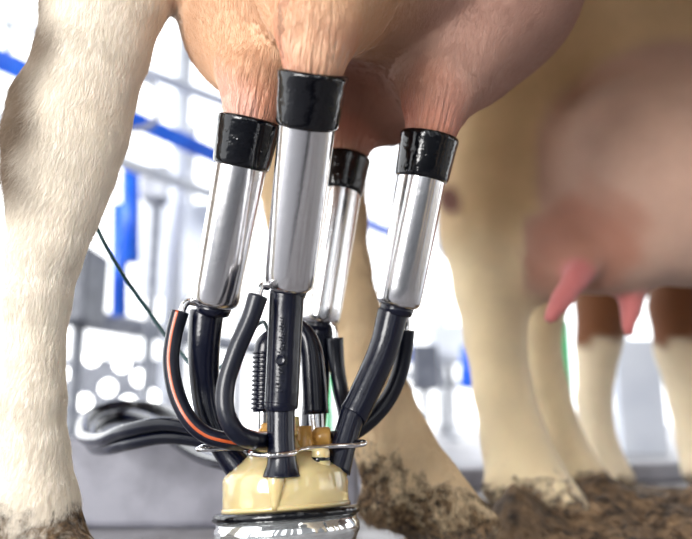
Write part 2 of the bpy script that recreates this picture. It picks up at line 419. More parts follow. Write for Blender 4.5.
        hc.points.foreach_set('position', Lc.astype(np.float32).ravel())
        rad = np.tile(np.array([1., .9, .7, .25]) * .00011, hair); hc.points.foreach_set('radius', rad.astype(np.float32)) if len(hc.points) else None
        Cc, Dc = colour(P, (P - O) @ RZ); jit = rng.uniform(.92, 1.09, hair)[:, None]; Cc = np.clip(Cc * jit, 0, 1)
        ca = hc.attributes.new('Col', 'FLOAT_COLOR', 'POINT'); ca.data.foreach_set('color', np.repeat(np.c_[Cc, np.ones(hair)], K, 0).ravel())
        da = hc.attributes.new('Dirt', 'FLOAT', 'POINT'); da.data.foreach_set('value', np.repeat(Dc, K))
        hc.materials.append(FUR)
        ho = bpy.data.objects.new('coat', hc); COL.objects.link(ho); ho.parent = o
    return o

def lin(*c): return np.array(srgb(*c)[:3])
def blend(C, c, w): w = np.clip(w, 0, 1)[:, None]; return C * (1 - w) + c * w
def sst(x, a, b): t = np.clip((x - a) / (b - a), 0, 1); return t * t * (3 - 2 * t)

# ------------------------------------------------------------------ teat cup geometry (world)
CUPS = [ # cap top, shell bottom, nipple side
    dict(t=at(250, 119, .618), b=at(214, 306, .672)),
    dict(t=at(313, 71, .538), b=at(289, 288, .640)),
    dict(t=at(346, 157, .800), b=at(319, 325, .800)),
    dict(t=at(430, 135, .668), b=at(397, 307, .705)),
]
for c in CUPS:
    c['d'] = (c['t'] - c['b']) / np.linalg.norm(c['t'] - c['b']); c['L'] = np.linalg.norm(c['t'] - c['b'])
print('CUP LENGTHS', [round(float(c['L']), 3) for c in CUPS])

# ------------------------------------------------------------------ COW A
near = [(190, -230, 330, .70, .5), (160, -160, 250, .66, .55), (126, -80, 168, .64, .62), (106, 0, 116, .64, .72), (95, 50, 104, .64, .75), (79, 95, 106, .64, .72), (68, 135, 112, .64, .7),
        (62, 175, 98, .64, .72), (55, 210, 84, .64, .75), (46, 250, 70, .64, .8), (38, 300, 60, .64, .85), (33, 400, 58, .645, .9), (34, 450, 62, .65, .95),
        (38, 500, 72, .65, 1.0), (44, 545, 76, .65, 1.0), (60, 580, 84, .645, .9)]
far = [(370, -90, 300, .90, .45), (350, -20, 220, .93, .5), (322, 60, 150, .95, .6), (310, 130, 116, .96, .7), (312, 175, 104, .96, .72), (318, 220, 94, .96, .75), (330, 270, 78, .96, .8),
       (345, 310, 66, .96, .85), (360, 350, 60, .96, .9), (377, 400, 66, .95, .9), (392, 440, 74, .95, .95), (402, 466, 80, .94, .95), (420, 492, 84, .93, .9), (440, 515, 76, .92, .9)]
def hoof(px, py, Y, dx, w, up=20):
    """one claw of a cloven hoof, toe to the right"""
    def f(toL):
        return seg_prim(toL(at(px, py, Y)), toL(at(px + dx, py + up, Y - .01)), (size(w, py, Y) / 2,) * 2, (size(w * .62, py, Y) / 2,) * 2, RZ.T @ RT)
    return f
exA = [hoof(450, 512, .90, 30, 62, 14), hoof(440, 518, .97, 34, 58, 8), hoof(372, 505, .93, 4, 30, 14), hoof(393, 512, .90, 4, 30, 12),
       hoof(66, 580, .62, 34, 80, 14), hoof(62, 575, .70, 34, 80, 14), hoof(20, 545, .66, 2, 32, 12),
       # heel bone of the hock, near and far
       (lambda toL: seg_prim(toL(at(46, 100, .64)), toL(at(42, 160, .64)), (.024, .020), (.022, .020), RZ.T @ RT)),
       (lambda toL: seg_prim(toL(at(278, 150, .96)), toL(at(285, 215, .96)), (.022, .020), (.020, .020), RZ.T @ RT))]
def tilt(a):  # local ellipsoid axes rotated about the view direction
    c, s = math.cos(a), math.sin(a); M = np.array([[c, 0, s], [0, 1, 0], [-s, 0, c]]); return M @ RZ
qA = [(at(262, 20, .68), (.082, .085, .090), tilt(.0)), (at(236, 0, .70), (.062, .08, .085), tilt(0)),
      (at(322, -25, .60), (.075, .075, .085), tilt(0)), (at(380, -30, .66), (.10, .10, .095), tilt(0)),
      (at(345, 62, .83), (.105, .085, .10), tilt(0)), (at(385, 70, .80), (.09, .085, .095), tilt(0)),
      (at(445, 15, .74), (.115, .11, .115), tilt(0)), (at(490, -20, .74), (.11, .12, .12), tilt(.0)),
      (at(380, -110, .72), (.27, .2, .12), tilt(0))]
def teat(c, base, rb, bend=.0):
    d = c['d']; m = c['t'] + d * .03; return [(base, rb), (m + (base - m) * .12, .031 + (rb - .031) * .12), (c['t'] + d * .010, .0265), (c['t'] + d * .001, .0235), (c['t'] - d * .015, .018)]
teA = [teat(CUPS[0], at(262, 30, .675), .078), teat(CUPS[1], at(326, -30, .585), .082),
       teat(CUPS[2], at(352, 80, .82), .080), teat(CUPS[3], at(450, 50, .72), .080)]
tailA = [((-.27, .93, 1.22), .04), ((-.36, 1.0, 1.1), .03), ((-.40, 1.02, .9), .022), ((-.41, 1.02, .82), .03)]
def pjit(P, s=1.0): return (np.sin(P @ np.array([23, 31, 17.]) * s) + np.sin(P @ np.array([-41, 29, 37.]) * s + 1) + np.sin(P @ np.array([57, -61, 71.]) * s + 2)) / 3
def colA(W, Lc):
    n = pjit(W); C = np.tile(lin(230, 208, 172), (len(W), 1))                       # body
    C = blend(C, lin(238, 229, 214), ((W[:, 0] < -.08) & (W[:, 1] < .85) & (W[:, 2] < .62)).astype(float))   # white near leg
    # udder skin
    ud = np.zeros(len(W))
    for c, r in ((at(250, 20, .68), .125), (at(330, -10, .6), .15), (at(360, 70, .82), .15), (at(465, 10, .72), .235), (at(400, -60, .72), .2)):
        ud = np.maximum(ud, sst(np.linalg.norm(W - c, axis=1), r, r * .8))
    leg = sst(W[:, 0] + .6 * n * .01, -.165, -.19) ; ud = ud * (1 - leg)
    ud = ud * sst(W[:, 2], .30, .36)
    base = lin(210, 168, 134) * np.ones((len(W), 3)); g = sst(W[:, 0] + .4 * (W[:, 1] - .6), .02, .13)
    base = blend(base, lin(190, 150, 134), g)
    C = C * (1 - ud[:, None]) + base * ud[:, None]
    C = blend(C, lin(158, 108, 88), sst(np.linalg.norm((W - at(368, 85, .81)) * np.array([1, .8, 1]), axis=1) + n * .015, .13, .07) * ud * (W[:, 1] > .68))
    for c in CUPS:
        q = c['t'] + c['d'] * .012; dd = np.linalg.norm((W - q) * np.array([1, 1, .8]), axis=1)
        C = blend(C, lin(214, 132, 106), sst(dd + n * .012, .055, .012) * .75)
    fr = sst(W[:, 0] + .02 * n, -.262, -.30) * (W[:, 1] < .8) * sst(W[:, 2], .34, .40)   # darker brown fringe of the hock
    C = blend(C, lin(112, 88, 62), fr * .9)
    D = np.zeros(len(W))
    z = W[:, 2]; fl = W[:, 1] > .82
    D = np.where(fl & (W[:, 0] < .35), sst(z + .02 * n - .5 * np.clip(.075 - W[:, 0], -.03, .1), .19, .05) * .64, D)
    D = np.where((~fl) & (W[:, 0] < -.1), sst(z + .02 * n, .14, .075) * .62, D)
    D = np.where(W[:, 0] > .5, sst(z, .2, .05) * .6, D)
    D = D + fr * .38
    hf = sst(z, .05, .035); C = blend(C, lin(92, 74, 54), hf)
    return C, D
def hairA(P, N):
    w = ((P[:, 2] < .78) & (P[:, 0] < .5)).astype(float) * (.15 + 1.0 * (N[:, 1] < .25)) + 1e-9
    w *= np.where(P[:, 2] < .045, .05, 1)
    ln = np.full(len(P), .012)
    ud = (P[:, 0] > -.17) & (P[:, 2] > .33) & (P[:, 1] < .9); ln[ud] = .009
    for c in CUPS:
        dd = np.linalg.norm(P - c['t'], axis=1); w *= np.clip((dd - .012) / .05, .0, 1) + 1e-6
    fr = sst(P[:, 0], -.262, -.31) * (P[:, 1] < .8) * sst(P[:, 2], .32, .40); ln += fr * .012; w *= 1 + fr
    ln += .006 * sst(P[:, 2], .14, .06)
    flow = np.tile(np.array([-.25, 0, -1.]), (len(P), 1)); flow = flow * (1 - fr[:, None]) + np.array([-.8, -.1, -.7]) * fr[:, None]
    # udder hair runs down towards the teats
    for i in np.where(ud)[0]:
        d = [np.linalg.norm(P[i] - c['t']) for c in CUPS]; c = CUPS[int(np.argmin(d))]; v = c['t'] - P[i]; v = v / (np.linalg.norm(v) + 1e-9); flow[i] = v + np.array([0, 0, -.5])
    return w, ln, flow
cow((-.05, .77), [near, far], qA, teA, 'cream and white cow at the front, milking cups hanging from her udder', .0085, colA, exA, 1.0, .018, 330000, hairA, tailA, True)

# ------------------------------------------------------------------ COW B
nB = [(620, -150, 300, 1.10, .4), (585, -60, 250, 1.13, .45), (530, 10, 175, 1.15, .5), (508, 60, 128, 1.17, .6), (501, 120, 108, 1.18, .68), (495, 180, 104, 1.18, .7), (489, 235, 94, 1.18, .75),
      (492, 290, 74, 1.18, .8), (495, 340, 60, 1.18, .9), (503, 390, 58, 1.18, .9), (514, 440, 66, 1.18, .95), (526, 480, 78, 1.17, .95), (544, 502, 74, 1.15, .9)]
fB = [(640, 40, 160, 1.36, .5), (580, 130, 110, 1.4, .6), (552, 200, 84, 1.42, .7), (544, 250, 62, 1.42, .75), (542, 300, 50, 1.42, .85), (538, 340, 44, 1.42, .9), (546, 390, 44, 1.42, .9), (559, 440, 48, 1.42, .95),
      (572, 475, 58, 1.42, .95), (586, 488, 54, 1.40, .9)]
exB = [hoof(556, 503, 1.12, 22, 56, 10), hoof(550, 500, 1.2, 24, 54, 8), hoof(493, 490, 1.15, 3, 26, 8), hoof(594, 490, 1.40, 16, 42, 6),
       (lambda toL: seg_prim(toL(at(452, 196, 1.18)), toL(at(458, 245, 1.18)), (.022, .02), (.02, .02), RZ.T @ RT))]
qB = [(at(655, 175, 1.12), (.165, .13, .175), tilt(0)), (at(700, 150, 1.15), (.18, .15, .19), tilt(0)), (at(590, 225, 1.14), (.062, .08, .085), tilt(0)), (at(632, 245, 1.14), (.09, .09, .075), tilt(0)), (at(562, 252, 1.13), (.050, .065, .078), tilt(0)), (at(600, 262, 1.14), (.07, .07, .055), tilt(0)), (at(690, 240, 1.15), (.10, .1, .08), tilt(0))]
teB = [[(at(586, 262, 1.08), .028), (at(574, 282, 1.05), .020), (at(560, 302, 1.04), .017), (at(550, 320, 1.04), .012)], [(at(632, 285, 1.16), .028), (at(631, 308, 1.16), .018), (at(628, 330, 1.16), .013)]]
def colB(W, Lc):
    n = pjit(W); C = np.tile(lin(206, 176, 134), (len(W), 1))
    C = blend(C, lin(226, 206, 168), sst(W[:, 2] + .02 * n, .52, .40))
    ud = np.zeros(len(W))
    for c, r in ((at(660, 175, 1.12), .235), (at(590, 235, 1.12), .15)):
        ud = np.maximum(ud, sst(np.linalg.norm(W - c, axis=1), r, r * .85))
    ud = ud * sst(W[:, 0], .305, .33)
    ud = np.maximum(ud, sst(np.linalg.norm(W - at(558, 255, 1.11), axis=1), .095, .065) * sst(W[:, 0], .283, .298) * sst(W[:, 1], 1.17, 1.15))
    C = C * (1 - ud[:, None]) + lin(186, 152, 134) * ud[:, None]
    r = np.linalg.norm(W - at(585, 245, 1.08), axis=1); C = blend(C, lin(160, 104, 84), sst(r + .02 * n, .12, .05) * ud * .75)
    for t in teB:
        for p, q in t[1:]: C = blend(C, lin(188, 108, 106), sst(np.linalg.norm(W - p, axis=1), .05, .025))
    C = blend(C, lin(96, 50, 36), sst(np.linalg.norm(W - at(443, 197, 1.13), axis=1) + .012 * n, .045, .02))
    D = sst(W[:, 2] + .02 * n, .13, .03) * .64
    return C, D
cow((.39, 1.31), [nB, fB], qB, teB, 'tan cow on the right with a bare udder and hanging pink teats', .012, colB, exB, .92, .065)

# ------------------------------------------------------------------ COW C
nC = [(660, 190, 130, 1.66, .5), (625, 250, 90, 1.68, .6), (606, 300, 62, 1.68, .7), (598, 345, 44, 1.68, .8), (594, 400, 34, 1.68, .95), (599, 445, 37, 1.68, .95), (606, 470, 44, 1.67, .95), (616, 480, 40, 1.65, .9)]
fC = [(735, 190, 140, 1.80, .5), (700, 260, 96, 1.82, .6), (686, 310, 74, 1.82, .7), (684, 350, 58, 1.82, .8), (692, 400, 44, 1.82, .95), (700, 440, 46, 1.82, .95), (708, 468, 50, 1.81, .95), (718, 474, 46, 1.8, .9)]
def colC(W, Lc):
    n = pjit(W); C = np.tile(lin(122, 74, 40), (len(W), 1)); C = blend(C, lin(230, 214, 184), sst(W[:, 2] + .03 * n, .37, .33))
    return C, sst(W[:, 2] + .02 * n, .10, .01) * .62
cow((.80, 1.86), [nC, fC], [((.86, 1.8, .75), (.2, .16, .12), None)], [], 'brown cow with white lower legs standing furthest back', .014, colC, (), .85)

# ------------------------------------------------------------------ TEAT CUPS
LAB = ['leftmost of the four milking cups, steel shell with black rubber top', 'nearest and highest of the four milking cups, steel with black rubber top',
       'furthest milking cup, half hidden behind the nearest steel cup', 'rightmost of the four milking cups, steel shell with black rubber top']
RS = .0232
C0 = at(285, 478, .69)           # centre of the claw's shoulder
tz = math.radians(-4); tx = math.radians(-6)
CA = np.array([math.sin(math.radians(-4)), math.sin(math.radians(5)), 1.0]); CA /= np.linalg.norm(CA)   # claw axis leans away and to the left
MILK = [ # path of each milk tube: (px, py, Y, radius px)
    [(207, 311, .680, 17), (204, 345, .682, 16), (205, 385, .69, 14.5), (211, 420, .69, 13.5), (226, 450, .69, 13), (243, 472, .69, 15)],
    [(287, 292, .640, 17.5), (285, 330, .643, 17.2), (282, 395, .645, 17), (281, 407, .645, 16.5), (281, 413, .645, 14), (281, 440, .642, 14), (282, 462, .64, 15), (282, 476, .64, 20)],
    [(321, 328, .802, 14.5), (318, 360, .80, 13), (315, 400, .77, 13), (312, 440, .75, 12), (308, 466, .735, 13)],
    [(393, 312, .707, 15.5), (383, 350, .706, 14.8), (362, 398, .70, 14.6), (354, 414, .698, 14.8), (351, 420, .696, 12.5), (343, 446, .69, 13), (335, 470, .685, 16)],
]
for i, c in enumerate(CUPS):
    b, d, L = c['b'], c['d'], c['L']; s = {0: 1, 1: 1, 2: 1, 3: 1}[i]
    e = empty('teat_cup', b, LAB[i], 'milking cup', 'milking cups on the cluster')
    capL = .0455; sl = L - capL + .004
    prof = [(-.001, .008), (0, .0165), (.0012, .0195), (.004, .0222), (.008, RS), (.02, RS + .0002), (sl - .004, RS + .0014), (sl, RS + .0014), (sl + .001, RS)]
    link('shell', *lathe(b, d, prof, 64), STEEL, e)
    link('collar', *lathe(b - d * .008, d, [(0, .0150), (.001, .0162), (.005, .0170), (.0085, .0172), (.0095, .012)], 40), RUBBER, e)
    c0 = b + d * (L - capL)
    r = RS + .0056
    prof = [(0, RS + .0012), (-.001, r - .0036), (.001, r - .0020), (.004, r - .0014), (.012, r - .0008), (.026, r), (.035, r + .0006), (.040, r + .0014), (.0428, r + .0014), (.0448, r + .0004), (.0455, r - .002), (.0444, r - .006), (.042, .0165), (.042, .012)]
    link('mouthpiece', *lathe(c0, d, prof, 64), RUBBER_WET, e, label='glossy wet black rubber mouthpiece')
    # air nipple at the foot of the shell
    if i == 0: N = [(196, 303, .668), (188, 302, .664), (183, 308, .662), (181, 318, .660)]
    elif i == 1: N = [(268, 287, .628), (262, 286, .622), (259, 292, .620), (257, 302, .618)]
    elif i == 2: N = [(328, 322, .790), (333, 325, .786), (335, 332, .785), (335, 342, .785)]
    else: N = [(402, 312, .722), (406, 318, .728), (407, 326, .730), (406, 336, .730)]
    link('air_nipple', *tube([at(*q) for q in N], .0035, 14, 6)[:2], CHROME, e)
    P = MILK[i]; link('milk_tube', *tube([at(*q[:3]) for q in P], [size(q[3], q[1], q[2]) for q in P], 28, 10)[:2], RUBBER, e)
# raised moulding on two milk tubes (worn, unreadable lettering)
def moulding(parent, P, n, wpx):
    ms = []
    Q = catmull([at(*p) for p in P], 12)
    for k in range(n):
        q = Q[int((k + .5) / n * (len(Q) - 1))]; q2 = Q[min(len(Q) - 1, int((k + .5) / n * (len(Q) - 1)) + 1)]; u, v, w = frame(q2 - q + 1e-9)
        for j in range(2):
            off = RT * random.uniform(-wpx, wpx) * .0009; s = random.uniform(.0010, .0019)
            ms.append(box(q + off, (s, .0016, s * random.uniform(.6, 1.2))))
    return merge(*ms)
cups = [o for o in COL.objects if o.name.startswith('teat_cup')]
o = link('raised_marking', *moulding(cups[1], [(284, 318, .6236), (281, 352, .6262), (278.5, 395, .6272)], 26, 3.5), RUBBER, cups[1]); bevel(o, .0004)
o = link('raised_marking', *moulding(cups[3], [(387, 335, .6915), (376, 366, .690), (362, 396, .6855)], 22, 2.6), RUBBER, cups[3]); bevel(o, .0004)
o = link('raised_disc', *lathe(at(280.5, 360, .6275), (0, -1, 0), [(0, .0048), (.0022, .0046), (.0028, .004), (.0024, .0034), (.0024, .001)], 24), RUBBER, cups[1])

# pulsation tubes with the orange stripe
PUL = [
    ([(180, 312, .661), (174, 335, .660), (171, 362, .658), (176, 392, .655), (188, 418, .652), (205, 434, .652), (228, 441, .655), (256, 444, .672)], 8.6, 'thin black air tube with orange stripe from the leftmost cup', (-.1, -1, 0)),
    ([(258, 296, .619), (250, 320, .618), (236, 352, .616), (226, 385, .614), (226, 412, .612), (236, 432, .614), (252, 440, .625), (270, 441, .665)], 9.6, 'thick black air tube curving down from the nearest cup', (.9, .1, -.3)),
    ([(335, 338, .785), (337, 365, .787), (341, 392, .785), (346, 418, .77), (344, 436, .75), (330, 442, .72)], 8.0, 'black air tube from the furthest cup, in front of the cow leg', (0, 1, 0)),
    ([(406, 330, .730), (404, 352, .734), (398, 378, .736), (386, 402, .735), (368, 422, .73), (346, 436, .72), (322, 441, .70)], 8.4, 'black air tube curving down from the rightmost cup', (0, 1, 0)),
]
for P, r, lab, ref in PUL:
    pts = [at(*q) for q in P]
    V, F, uv = tube(pts, [size(r * .97, q[1], q[2]) * (1.08 if j == 0 else 1) for j, q in enumerate(P)], 32, 10, ref=ref)
    o = link('air_tube', V, F, STRIPE, None, uv); tag(o, lab, 'tube', 'air tubes of the milking cluster')

# ------------------------------------------------------------------ CLAW
S = size(1, 486, .69)
claw = empty('milk_claw', C0 - CA * .075, 'round milk claw of cream amber plastic on a steel base, joining the tubes', 'milk claw')
px_ = lambda v: v * S
cap = [(-.028, px_(56)), (-.028, px_(61)), (-.026, px_(62.5)), (.001, px_(62)), (.005, px_(60)), (.009, px_(54)), (.016, px_(44)), (.024, px_(35)), (.030, px_(30)), (.036, px_(27)), (.040, px_(25)), (.042, px_(20)), (.042, .001)]
link('cap', *lathe(C0, CA, cap, 72), AMBER, claw, label='cream amber plastic cap')
link('rib', *lathe(C0, CA, [(-.0275, px_(62)), (-.0275, px_(64)), (-.0245, px_(64)), (-.0235, px_(62))], 72), AMBER, claw)
link('gasket', *lathe(C0, CA, [(-.0355, px_(60)), (-.0355, px_(71)), (-.0335, px_(73)), (-.030, px_(72.5)), (-.028, px_(70)), (-.028, px_(58))], 72), RUBBER_WET, claw, label='black rubber gasket')
link('bowl', *lathe(C0, CA, [(-.075, .001), (-.075, px_(40)), (-.072, px_(56)), (-.066, px_(64)), (-.056, px_(68)), (-.052, px_(70)), (-.050, px_(71.5)), (-.042, px_(71)), (-.040, px_(69)), (-.036, px_(69)), (-.0352, px_(60)), (-.0352, .001)], 72), GLASS, claw, label='shiny metal bowl')
# outlets the milk tubes push on to
EN = [at(243, 474, .69), at(282, 480, .645), at(308, 468, .735), at(334, 474, .688)]
for k, (p, M_) in enumerate(zip(EN, MILK)):
    q = at(*M_[-2][:3]); dirv = q - p; dirv /= np.linalg.norm(dirv)
    link('inlet', *lathe(p - dirv * .012, dirv, [(0, .017), (.004, .0165), (.010, .0150), (.013, .0125), (.022, .0120)], 32), AMBER, claw)
# pointed rib under the front inlet
u_, v_, w_ = frame(CA)
fr = C0 + np.array([0, -1, 0]) * px_(64)
link('front_rib', *tube([fr + np.array([-.003, .018, .014]), fr + np.array([-.003, .002, .003]), fr + np.array([-.003, .0005, -.022])], [.010, .0075, .003], 16, 6)[:2], AMBER, claw)
# side pipe stub and top fitting of clear amber plastic
a = at(262, 440, .69); b = at(330, 437, .69)
link('top_fitting', *lathe(a, b - a, [(0, .001), (0, .0075), (.018, .0075), (.019, .010), (.024, .010), (.025, .0075), (.050, .0075), (.052, .0098), (.064, .0098), (.066, .008), (.066, .001)], 32), GOLD, claw, label='clear amber cross fitting')
link('neck', *lathe(at(268, 462, .69), at(268, 418, .69) - at(268, 462, .69), [(0, .011), (.02, .010), (.03, .0095), (.032, .007), (.036, .007)], 28), GOLD, claw)
link('neck', *lathe(at(305, 470, .675), at(304, 428, .675) - at(305, 470, .675), [(0, .010), (.022, .009), (.026, .0078), (.040, .0075)], 28), GOLD, claw)
link('valve_pin', *lathe(at(297, 448, .675), np.array([-.05, 0, 1.]), [(0, .004), (.010, .004), (.011, .006), (.015, .006), (.016, .0035), (.028, .003), (.029, .001)], 20), AMBER, claw)
link('stub', *lathe(at(320, 475, .665), np.array([.02, 0, 1.]), [(0, .0095), (.013, .0092), (.0135, .0080), (.015, .0085), (.021, .0085), (.0235, .0075), (.024, .001)], 28), AMBER, claw)
link('stub_ring', *lathe(at(320, 462, .665), np.array([.02, 0, 1.]), [(0, .0088), (.0005, .0092), (.004, .0092), (.0045, .0088), (.0045, .008)], 28), RUBBER_WET, claw)
# flat wire guard that holds the four tubes: rounded four-armed loop
G = C0 + CA * .031
gp = []
EX = np.array([1, 0, .02]); EY = np.array([0, 1., 0.1])
for (x, y) in ((-82, -14), (-79, -24), (-50, -20), (-30, -38), (-24, -62), (-4, -72), (14, -62), (20, -40), (44, -24), (72, -16), (82, -6), (78, 8), (48, 14), (26, 30), (20, 52), (0, 56), (-14, 50), (-24, 30), (-50, 6), (-78, -4)):
    gp.append(G + EX * px_(x) + EY * px_(y))
link('wire_guard', *tube(gp, .0025, 12, 8, closed=True)[:2], CHROME, claw, label='bent steel wire guard')
# hanging hook: inverted U of flat steel with a black ribbed grip
hk = lambda px, py: at(px, py, .715)
arch = [hk(263, 446), hk(264, 415), hk(265, 380), hk(268, 350), hk(277, 335), hk(291, 328), hk(304, 334), hk(311, 350), hk(314, 380), hk(316, 415), hk(318, 446)]
hook = link('hanging_hook', *tube(arch, [.0078] * len(arch), 12, 8)[:2], STEEL, claw, label='inverted steel hook')
o = link('ribbed_grip', *tube([hk(264, 412), hk(264.5, 385), hk(265.5, 352)], .0112, 20, 8)[:2], RUBBER, hook)
ribs = []
for k in range(13):
    y = 410 - k * 4.6; ribs.append(lathe(hk(263.8 + k * .14, y), (0.03, 0, 1), [(0, .0110), (.0004, .0132), (.0024, .0132), (.0030, .0110)], 20))
link('grip_rib', *merge(*ribs), RUBBER, hook)
o = link('smooth_grip', *tube([hk(266, 354), hk(268, 344), hk(277, 333), hk(291, 325.5), hk(304, 332), hk(311, 350), hk(314, 380), hk(316, 414)], [.0128, .0122, .0085, .0085, .009, .0115, .0125, .0128], 20, 8)[:2], RUBBER, hook)

# ------------------------------------------------------------------ long hoses and cable
def hose(P, r, lab, mat=RUBBER_LONG, name='hose', cat='hose', grp=None):
    o = link(name, *tube([at(*q) for q in P], [size(r, q[1], q[2]) if r < 100 else r for q in P], 24, 10)[:2], mat); tag(o, lab, cat, grp); return o
hose([(262, 452, .735), (240, 444, .75), (205, 431, .77), (165, 424, .79), (125, 431, .82), (100, 440, .9), (84, 436, 1.02), (86, 420, 1.14), (104, 410, 1.2), (130, 407, 1.24), (170, 414, 1.4), (190, 430, 2.1), (190, 436, 2.9)], 7.0, 'long dark hose running left from the claw, upper of the crossing pair')
hose([(262, 462, .75), (238, 450, .765), (205, 441, .78), (165, 437, .80), (130, 443, .83), (108, 448, .9), (94, 446, 1.0), (92, 432, 1.10), (104, 420, 1.16), (128, 416, 1.2), (156, 424, 1.12), (178, 442, 1.0), (202, 457, .90), (232, 465, .80), (262, 470, .775)], 7.2, 'looped dark hose lying over the curb, both ends at the claw')
hose([(96, 226, .74), (106, 246, .75), (120, 270, .77), (136, 294, .79), (152, 316, .80), (166, 336, .80), (182, 354, .79), (200, 372, .77), (222, 366, .76), (246, 336, .75), (262, 322, .735), (268, 330, .725)], 2.0, 'thin dark teal cable slanting down behind the left cow leg', CABLE, 'cable', 'cable')

# ------------------------------------------------------------------ setting
def struct(name, V, F, mat, smooth=False):
    o = link(name, V, F, mat, smooth=smooth); o['kind'] = 'structure'; return o
def prism(p0, p1, w, z0, z1):
    p0 = np.array([*p0, 0.]); p1 = np.array([*p1, 0.]); d = p1 - p0; L = np.linalg.norm(d); a = math.atan2(d[1], d[0])
    return box((p0 + p1) / 2 + np.array([0, 0, (z0 + z1) / 2]), (L, w, z1 - z0), rotz(a))
# floor
nx, ny = 90, 90; xs = np.linspace(-9, 12, 8); # the cows stand on a raised platform; the milker's pit, with the camera in it, runs along their near side
O_A = np.array([-.05, .77, 0]); FD = np.array([.8, -.6, 0]); LD = np.array([.6, .8, 0]); E0 = O_A - LD * .37
P4 = [E0 - FD * 9, E0 + FD * 9, E0 + FD * 9 + LD * 18, E0 - FD * 9 + LD * 18]
V = [p + np.array([0, 0, z]) for z in (-.9, 0) for p in P4]; F = [(0, 1, 2, 3), (4, 5, 6, 7), (0, 1, 5, 4), (1, 2, 6, 5), (2, 3, 7, 6), (3, 0, 4, 7)]
struct('floor', V, F, CONCRETE)
V = [p + np.array([0, 0, z]) for z in (-.98, -.88) for p in (E0 - FD * 9 + LD * .05, E0 + FD * 9 + LD * .05, E0 + FD * 9 - LD * 7, E0 - FD * 9 - LD * 7)]
struct('floor_pit', V, F, CONCRETE)
a_ = E0 - LD * .55; tag(link('reflection_mat', *prism((a_ - FD * 2.5)[:2], (a_ + FD * 2.5)[:2], .42, -.88, -.865), MAT_, smooth=False), 'added unseen dark mat in the milking pit, put there for the steel reflections', 'mat')  # mat put in out of view to lay a dark band in the steel
# curb left
bevel(struct('trim_1', *prism((-.95, 1.22), (.02, 1.22), .16, 0, .138), CURB), .012, 3)
bevel(struct('trim_2', *prism((.0, 1.75), (1.5, 2.35), .25, 0, .052), CURB), .01, 2)
# manure around the feet: lumpy low heap
def heap(cx, cy, rx, ry, h, n, seed, lab):
    r_ = np.random.default_rng(seed); k = 64; V = []; F = []
    blobs = [(r_.uniform(-.8, .8), r_.uniform(-.8, .8), r_.uniform(.1, .3), r_.uniform(.3, 1)) for _ in range(n)]
    for j in range(k):
        for i in range(k):
            u, v = i / (k - 1) * 2 - 1, j / (k - 1) * 2 - 1; q = max(0, 1 - (u * u + v * v)); z = q * .35
            for bx, by, br, bh in blobs: z += bh * .5 * math.exp(-((u - bx) ** 2 + (v - by) ** 2) / br ** 2 * 2) * min(1, q * 3)
            z += .10 * math.sin(u * 37 + 3 * math.sin(v * 23)) * math.sin(v * 41 + 2 * math.sin(u * 19)) * min(1, q * 3)
            V.append((cx + u * rx, cy + v * ry, max(z * h, 0) - .002))
    for j in range(k - 1):
        for i in range(k - 1): F.append((j * k + i, j * k + i + 1, (j + 1) * k + i + 1, (j + 1) * k + i))
    o = link('manure', V, F, MUCK); tag(o, lab, 'manure', None, 'stuff'); return o
heap(.44, 1.18, .30, .26, .07, 30, 3, 'brown manure heaped round the right cow feet')
heap(.12, .90, .16, .12, .018, 14, 5, 'brown muck on the floor under the far hind hoof')
heap(.75, 1.62, .32, .22, .03, 20, 6, 'brown manure on the floor at the far right')

# blue pipe receding down the hall, other pipes and hall furniture
def cyl(name, p, q, r, mat, lab, cat, grp=None, seg=16):
    p = np.array(p, float); q = np.array(q, float); o = link(name, *lathe(p, q - p, [(0, r), (np.linalg.norm(q - p), r)], seg), mat); tag(o, lab, cat, grp); return o
p0 = at(-40, 40, 2.6); p1 = at(387, 233, 5.4)
Zp = 1.6
def onz(px, py, z):   # the point on the pixel's ray at height z
    d = FW + (px - 346) / FPX * RT + (269.5 - py) / FPX * UP; return CAM + d * (z - CAM[2]) / d[2]
cyl('pipe', onz(-60, 34, 1.6), onz(420, 246, 1.6), .045, BLUE, 'long blue overhead pipe running away down the hall', 'pipe')
for px, y0, y1, Y, r, lab in ((131, 168, 262, 3.6, .048, 'blue drop tube hanging at the left, upper one'), (120, 205, 316, 3.7, .042, 'blue drop tube hanging at the left, lower one'), (407, 332, 362, 4.6, .035, 'small blue tube left of the cow legs, right of the cup'), (468, 346, 388, 4.6, .05, 'small blue tube against the right cow leg')):
    cyl('drop_tube', at(px, y0, Y), at(px - 1, y1, Y), r, BLUE, lab, 'tube')
cyl('rail', onz(30, 309, .72), onz(500, 392, .72), .06, GREYP, 'thick grey rail across the hall at knee height', 'rail')
bx_ = lambda name, px, py, Y, w, h, dd, mat, lab, cat, grp=None: tag(bevel(link(name, *box(at(px, py, Y), (size(w, py, Y), dd, size(h, py, Y))), mat, smooth=False), .01), lab, cat, grp)
bx_('control_box', 82, 288, 3.3, 30, 74, .3, DARKP, 'dark grey machine box beside the left cow leg', 'box')
bx_('control_box', 158, 186, 4.2, 26, 34, .2, GREYP, 'grey box under the blue overhead pipe', 'box')
bx_('panel', 178, 250, 4.6, 74, 96, .06, WHITEPL, 'pale panel between the blue tubes and the leftmost cup', 'panel')
bx_('control_box', 424, 368, 5.6, 24, 44, .3, DARKP, 'dark grey box seen below the rightmost cup', 'box')
bx_('control_box', 450, 345, 6.0, 40, 36, .3, WHITEPL, 'pale box against the right cow leg', 'box')
bx_('door_panel', 640, 415, 3.6, 46, 150, .08, WHITEPL, 'pale blue grey panel between the furthest cow legs', 'panel')
bx_('green_strip', 568, 392, 2.6, 8, 144, .03, GREEN, 'green strip between the right cow legs', 'strip')
